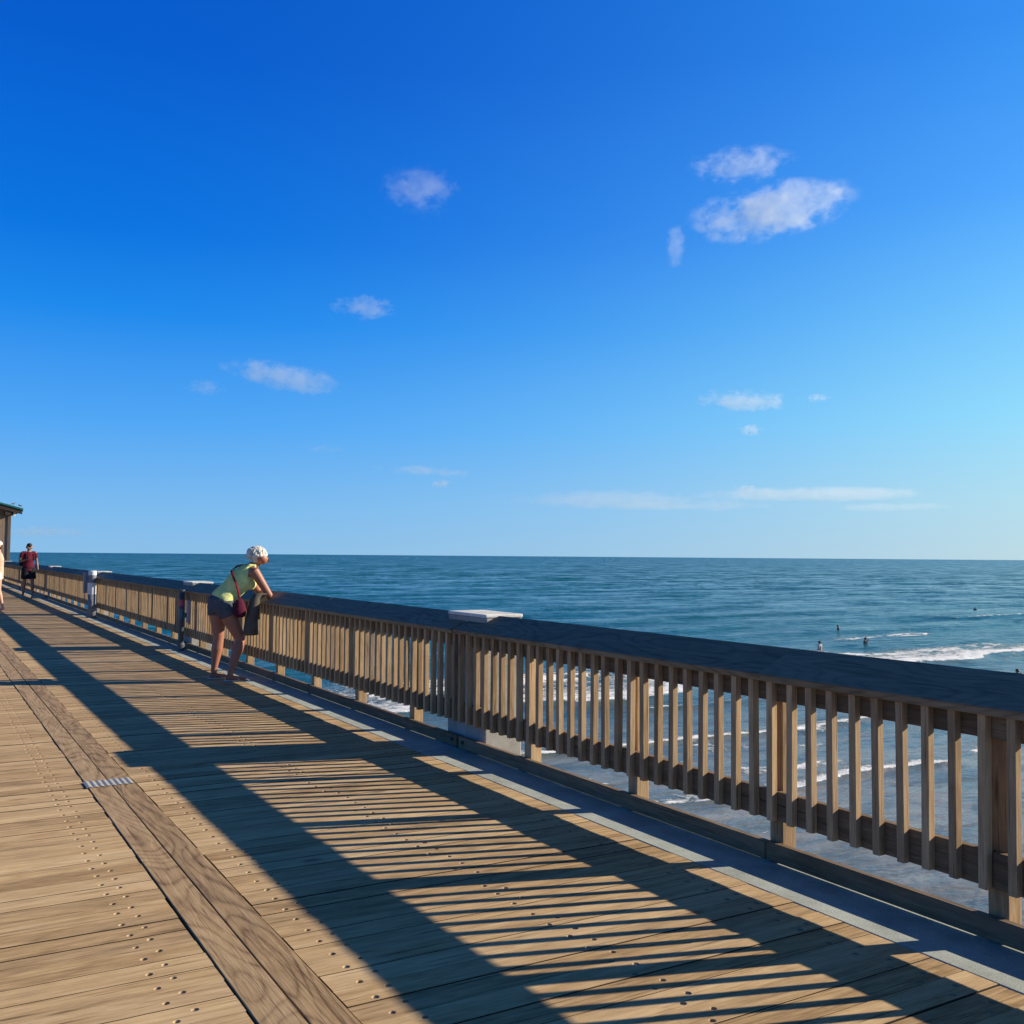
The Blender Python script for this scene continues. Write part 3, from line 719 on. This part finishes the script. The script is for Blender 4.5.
for k in (0, 1):
    an, to = Jw['an'][k], Jw['to'][k]; h_ = V(an.x, an.y, 0); d = (V(to.x, to.y, 0)-h_).normalized(); q = d.cross(V(0,0,1))
    fl.oval([h_-d*.07+V(0,0,.008), h_+V(0,0,.008), h_+(d*.11)+V(0,0,.008), V(to.x, to.y, .008)+d*.015], [(.030, .007), (.036, .008), (.044, .008), (.030, .006)], q)
    fl.tube([h_+d*.09+q*.042+V(0,0,.01), h_+d*.11+V(0,0,.05), h_+d*.09-q*.042+V(0,0,.01)], .008, 6)
put(fl.build('sandals', cloth('pale_sandal', (.75, .70, .64)), None, True))
# crossbody bag and its strap
bagr = empty('handbag', (3.40, 12.05, .8)); tag(bagr, "small maroon crossbody handbag hanging at the blonde woman's hip", 'handbag')
m_red = cloth('maroon_leather', (.10, .01, .03))
mb = MB(); mb.oval([V(3.345,12.075,.985), V(3.35,12.06,.94), V(3.355,12.05,.85), V(3.355,12.05,.79), V(3.355,12.055,.765)], [(.035, .02), (.055, .035), (.078, .045), (.07, .042), (.04, .02)], V(1, 0, 0))
put(mb.remesh('bag_body', m_red, None, .008, 5), bagr)
mb = MB(); mb.oval([V(3.50,12.43,1.395), V(3.40,12.40,1.375), V(3.30,12.28,1.325), V(3.295,12.17,1.25), V(3.325,12.105,1.14), V(3.345,12.085,1.04), V(3.35,12.075,.975)],
                   [(.014, .007)]*7, [V(0, 1, 1), V(0,1,1), V(1,1,1), V(1,.2,0), V(1,.2,0), V(1,0,0), V(1,0,0)], 10)
put(mb.build('strap', cloth('red_strap', (.22, .012, .03)), None, True), bagr)
# folded jacket hanging over the railing by her arms
jb = MB(); rows = []
jx = cloth('olive_grey_cloth', (.12, .105, .08))
for (x, z, wd, th) in ((3.66, 1.05, .06, .04), (3.59, 1.04, .08, .05), (3.545, .98, .09, .05), (3.53, .88, .10, .06), (3.515, .76, .11, .072), (3.505, .64, .12, .084), (3.50, .56, .11, .09), (3.50, .545, .08, .07)):
    rows.append((V(x, 12.09, z), wd, th))
ring = []
for i, (c, wd, th) in enumerate(rows):
    n = 36; q = []
    for j in range(n):
        t = 2*math.pi*j/n; wv = 1+.22*math.sin(5*t+i*.25)+.1*math.sin(9*t)
        q.append(c+V(math.cos(t)*th*wv, math.sin(t)*wd*.62, 0 if i > 1 else -math.cos(t)*.01))
    ring.append(q)
jb.loft(ring)
o = jb.build('jacket', jx, None, True); tag(o, 'olive grey jacket hanging from the forearm of the blonde woman', 'jacket')

# --- generic standing / walking figure built around its own origin, facing -Y (towards the camera) before rotation
def stand(hgt=1.75, stride=.14, arms='down', lean=0, fem=False, headtilt=-.1):
    k = hgt/1.75
    J = dict(pel=V(0,0,.95), wai=V(0,.01,1.10), che=V(0,.0,1.27), nek=V(0,.01,1.46), hed=V(0,-.02,1.60), F=V(0,-1,headtilt), S=V(1,0,0),
             sh=[V(.19,.01,1.41), V(-.19,.01,1.41)], el=[V(.25,.03,1.13), V(-.25,.03,1.13)], wr=[V(.26,-.06,.89), V(-.26,-.06,.89)], hd=[V(.25,-.1,.78), V(-.25,-.1,.78)],
             hi=[V(.09,0,.90), V(-.09,0,.90)], kn=[V(.10,-stride*.6,.50), V(-.10,stride*.25,.50)], an=[V(.10,-stride,.09), V(-.10,stride*1.2,.10)],
             to=[V(.12,-stride-.2,.012), V(-.12,stride*1.2-.2,.012)])
    if arms == 'phone':
        J['el'][1] = V(-.27,-.02,1.14); J['wr'][1] = V(-.14,-.24,1.20); J['hd'][1] = V(-.06,-.30,1.25)
    if arms == 'up':
        J['el'][0] = V(.30,-.12,1.36); J['wr'][0] = V(.14,-.18,1.54); J['hd'][0] = V(.08,-.16,1.6)
    if arms == 'akimbo':
        J['el'] = [V(.33,.05,1.16), V(-.33,.05,1.16)]; J['wr'] = [V(.30,-.10,.94), V(-.30,-.10,.94)]; J['hd'] = [V(.25,-.14,.86), V(-.25,-.14,.86)]
    if arms == 'spread':
        J['el'] = [V(.36,.03,1.18), V(-.36,.03,1.18)]; J['wr'] = [V(.47,-.08,.98), V(-.47,-.08,.98)]; J['hd'] = [V(.53,-.12,.9), V(-.53,-.12,.9)]
    for q, v in J.items():
        if q in ('F', 'S'): continue
        J[q] = v*k if isinstance(v, Vector) else [a*k for a in v]
    J['pn'] = [V(0, 1, 0), V(0, 1, 0)]
    return J
def person(loc, rz, label, J, skin, hair, top=None, bottom=None, sleeves=0, legs=.5, voxel=.014, extra=None, fem=False, group=None, tuck=False):
    r = empty('person', loc, rz); tag(r, label, 'person', group)
    figure(J, skin, fem=fem).remesh('body', skin, r, voxel, 3)
    hb = MB(); hd = J['hed']; hb.ell(hd+V(0, -.004 if hair is m_black_hair else .012, .046), (.087, .104, .080)); hb.ell(hd+V(0, .06, -.005), (.074, .05, .085))
    hb.remesh('hair', hair, r, .012, 2)
    if top:
        tb = torso_shell(J, .018, hem=.02 if tuck else .12, fem=fem)
        if sleeves:
            for k in (0, 1): sleeve(tb, J['sh'][k], J['el'][k], sleeves, .004, J['nek']+(J['che']-J['nek'])*.4)
        tb.remesh('shirt', top, r, .013, 4)
    if bottom: shorts(J, .016, legs, .02).remesh('shorts', bottom, r, .013, 4)
    if extra: extra(r, J)
    return r
m_black_hair = plain('black_hair', (.012, .010, .009), .6); m_blk = cloth('black_cloth', (.012, .013, .018)); m_mar = cloth('maroon_cotton', (.11, .009, .026))
def man_extra(r, J):
    s = MB()
    for k in (0, 1):
        an, to = J['an'][k], J['to'][k]
        s.oval([V(an.x, an.y+.07, .035), V(an.x, an.y, .05), (V(an.x, an.y, .045)+V(to.x, to.y, .035))*.5, V(to.x, to.y, .03), V(to.x, to.y-.02, .025)],
               [(.035, .03), (.045, .045), (.05, .035), (.045, .026), (.025, .015)], V(1, 0, 0))
    s.remesh('shoes', cloth('grey_shoes', (.35, .34, .33)), r, .012, 2)
    b = MB(); c = J['che']
    b.oval([c+V(-.02,.17,.15), c+V(-.02,.2,.08), c+V(-.02,.21,-.1), c+V(-.02,.19,-.26), c+V(-.02,.16,-.30)], [(.10, .04), (.17, .09), (.18, .10), (.17, .09), (.1, .04)], V(1, 0, 0))
    return b
J = stand(1.87, .12, 'phone', headtilt=-1.0)
man = person((3.19, 37.0, 0), R(12), 'man in maroon t-shirt and black shorts walking towards the camera, head down', J, skin_d, m_black_hair, m_mar, m_blk, .55, .75, .012, extra=lambda r, J: man_extra(r, J) and None)
bp = empty('backpack', (3.19, 37.0, 0), R(12)); tag(bp, "black backpack on the back of the man in maroon", 'backpack')
man_b = MB(); c = J['che']
man_b.oval([c+V(-.05,.17,.13), c+V(-.05,.2,.06), c+V(-.05,.21,-.1), c+V(-.05,.19,-.26), c+V(-.05,.16,-.30)], [(.10, .04), (.19, .09), (.20, .10), (.19, .09), (.1, .04)], V(1, 0, 0))
man_b.remesh('bag_body', m_blk, bp, .013, 4)
st = MB()
for s in (-1, 1): st.tube([c+V(s*.10, .14, .12), c+V(s*.11, .02, .205), c+V(s*.115, -.12, .08), c+V(s*.13, -.13, -.06), c+V(s*.17, .1, -.18)], .014, 8)
st.build('strap', m_blk, bp, True)

# --- person cut by the left edge of the photograph
m_wh = cloth('white_cotton', (.75, .73, .68))
def hat_extra(r, J):
    h = MB(); hd = J['hed']; h.ell(hd+V(0, .01, .06), (.10, .11, .085)); h.oval([hd+V(0, -.05, .062), hd+V(0, -.19, .05)], [(.075, .012), (.05, .006)], V(1, 0, 0))
    h.remesh('cap', m_wh, r, .012, 3)
J = stand(1.84, .10, 'down', fem=True, headtilt=-.15)
person((1.79, 29.1, 0), R(-100), 'fair person in white cap and pale shorts at the left edge of the photo', J, skin_p, plain('brown_hair', (.08, .04, .025), .6), cloth('peach_top', (.62, .42, .30)), m_wh, 0, .28, .012, extra=hat_extra, fem=True)

# --- people in the surf
g_s = 'people standing in the surf'
def wader(x, y, depth, rz, label, skin, top, bot, hgt=1.75, arms='down'):
    person((x, y, SEA-depth), rz, label, stand(hgt, .05, arms), skin, m_black_hair, top, bot, .5 if top else 0, .6, .02, group=g_s, tuck=True).scale = (1.22, 1.22, 1.0)
wader(61.9, 56.2, .80, R(-160), 'wader in a pale grey shirt standing thigh-deep, leftmost beyond the rail cap', skin_d, cloth('grey_shirt', (.30, .34, .38)), m_blk, 1.8, 'akimbo')
wader(83.7, 73.5, 1.15, R(-120), 'bather waist-deep in calm water, arms spread, behind the wader in grey', skin_d, None, m_blk, 1.7, 'spread')
wader(71.4, 59.7, 1.05, R(30), 'dark-haired bather beside the small breaking wave', skin_d, m_blk, m_wh, 1.75, 'up')
wader(136.0, 93.5, 1.25, R(-90), 'farthest bather, shoulder-deep out by the right edge', skin_t, None, m_mar, 1.7, 'spread')
wader(59.6, 38.1, .98, R(-60), 'dark-haired bather whose head shows over the rail cap at the right edge', skin_d, m_blk, m_blk, 1.7)
wader(24.3, 47.3, .60, R(-100), 'bather in red glimpsed between the balusters near the rail joint', skin_t, cloth('red_cotton', (.35, .02, .03)), m_blk, 1.7)

# ------------------------------------------------------------------ tube posts at the rail
m_gp = plain('grey_paint', (.20, .21, .23), .5, 0, .12, 20); m_wp = plain('white_paint', (.78, .78, .76), .45, 0, .06, 20); m_dg = plain('dark_grey_paint', (.075, .085, .10), .5, 0, .15, 20)
r = empty('tube_post', (3.56, 25.4, 0)); tag(r, 'grey tube post with a white band and side box standing by the railing', 'post')
MB().tube([(0,0,0), (0,0,.55)], .092, 20).build('pole', m_gp, r, True)
for f in r.children[0].data.polygons: f.use_smooth = len(f.vertices) == 4
o = MB().tube([(0,0,.551), (0,0,.82)], .089, 20).build('band', m_wp, r); 
MB().tube([(0,0,.821), (0,0,1.0)], .090, 20).build('sleeve', m_gp, r)  # grey stretch: the rail cap's shadow coloured onto the white upper pole
MB().tube([(0,0,1.001), (0,0,1.09), (0,0,1.105)], [.093, .093, .08], 20).build('pole_cap', m_wp, r)
MB().box((-.18, .02, .58), (-.095, .18, 1.06), .01).build('side_box', m_gp, r)
MB().tube([(0,0,0), (0,0,.02)], .13, 20).build('base_plate', m_dg, r)
r = empty('tube_post', (3.60, 16.25, 0)); tag(r, 'dark tube post with red and teal labels and a grey box near the blonde woman', 'post')
MB().tube([(0,0,0), (0,0,.93)], .042, 16).build('pole', m_dg, r, True)
MB().tube([(0,0,.931), (0,0,.96)], .048, 16).build('pole_cap', m_dg, r)
MB().tube([(0,0,.70), (0,0,.80)], .0445, 16).build('sticker', plain('red_label', (.45, .08, .10), .5), r)
MB().tube([(0,0,.50), (0,0,.66)], .0445, 16).build('sticker', plain('teal_label', (.07, .16, .17), .5), r)
MB().tube([(0,0,.0), (0,0,.10), (0,0,.13)], [.06, .06, .042], 16).build('base_collar', m_dg, r)
MB().box((.06, -.14, .44), (.19, -.03, .80), .008).build('side_box', plain('pale_grey_box', (.36, .37, .39), .5), r)
MB().box((.03, -.08, .52), (.075, -.05, .60), .004).build('bracket', m_dg, r)

# ------------------------------------------------------------------ pavilion at the pier's end
pv = empty('pavilion', (0, 66, 0)); tag(pv, 'wooden pavilion with green metal roof at the far left end of the pier', 'building')
m_sid = wood('siding', 'Z', (.17, .11, .075), (.30, .205, .145), (.42, .30, .215), weather=.3)
m_green = plain('green_metal', (.02, .17, .12), .4, .2, .15, 3)
mb = MB(); x = -6.0
while x < 4.5: mb.box((x, 0, 0), (x+.19, .03, 4.35), .006); x += .197
mb.build('wall', m_sid, pv)
mb = MB(); y = .031
while y < 12: mb.box((4.62, y, 0), (4.65, y+.19, 3.98), .006); y += .197
mb.box((-6.0, 12.0, 0), (4.62, 12.05, 4.2)); mb.build('wall', m_sid, pv)
MB().box((4.50, -.05, 0), (4.68, .028, 3.95), .008).build('corner_post', wood('dark_post', 'Z', (.06, .045, .035), (.11, .085, .07), (.16, .125, .10)), pv)
sl = math.tan(R(15)); xe, xr = 5.2, -.7; ze = 4.02; zr = ze+(xe-xr)*sl
def gable(x_, dz): return ze+(min(xe-x_, x_-(2*xr-xe)))*sl+dz
mb = MB(); prof = [(xe, ze), (xr, zr), (2*xr-xe, ze), (2*xr-xe, ze+.06), (xr, zr+.06), (xe, ze+.06)]
mb.prism(prof, -1.05, 12.8); x = 2*xr-xe+.2
for k in range(30):
    xx = xe-.02-k*.4
    if xx < 2*xr-xe: break
    zz = gable(xx, .06); mb.box((xx-.02, -1.05, zz-.004), (xx+.02, 12.8, zz+.035))
mb.build('roof', m_green, pv)
mb = MB(); mb.prism([(xe+.01, ze-.02), (xr, zr-.02), (xr, zr+.075), (xe+.01, ze+.075)], -1.09, -1.052); mb.box((xe+.001, -1.05, ze-.1), (xe+.03, 12.8, ze+.05)); mb.build('fascia', m_green, pv)
mb = MB(); mb.prism([(xe-.02, ze-.28), (xr, zr-.28), (xr, zr-.022), (xe-.02, ze-.022)], -1.04, -.98)
for k in range(14): mb.box((4.66, -.9+k*1.0, ze-.16), (xe-.06, -.78+k*1.0, ze-.003))
mb.box((4.3, -1.0, ze-.35), (4.6, .0, ze-.12)); mb.build('rafters', plain('dark_timber', (.045, .03, .025), .8), pv)
MB().box((4.74, -.62, 3.62), (4.86, -.48, 3.86), .01).build('lamp', m_wp, pv)
pf = MB(); pf.box((-7, 64.62, -.3), (4.86, 80, -.002)); tag(pf.build('pier_head', m_deck), kind='structure')
for i, (x_, lb) in enumerate(((4.72, 'gull standing higher on the green pavilion roof'), (5.06, 'gull standing at the lower corner of the green roof'))):
    z_ = gable(x_, .10); g = empty('gull', (x_, 65.1, z_), R(200 if i else 30)); tag(g, lb, 'bird', 'gulls on the pavilion roof')
    g.scale = (.62,)*3; b = MB(); b.oval([(-.2,0,.13), (-.08,0,.15), (.05,0,.18), (.13,0,.22)], [(.012, .01), (.055, .05), (.06, .06), (.03, .035)], V(0, 1, 0))
    b.tube([(.10,0,.21), (.14,0,.28), (.155,0,.31)], [.035, .028, .03], 10); b.ell((.165,0,.315), (.04, .032, .032))
    b.tube([(.19,0,.312), (.245,0,.30)], [.010, .003], 6)
    for s in (-1, 1): b.tube([(.01, s*.025, .14), (.01, s*.025, .0), (.05, s*.025, .0)], .007, 6)
    b.remesh('body', plain('gull_grey', (.16, .17, .18), .7), g, .009, 2)
    for s in (-1, 1): MB().oval([(.08, s*.055, .20), (-.06, s*.06, .17), (-.24, s*.02, .14)], [(.01, .03), (.012, .045), (.005, .01)], V(0, 1, 0)).build('wing', plain('wing_dark', (.06, .065, .07), .7), g, True)
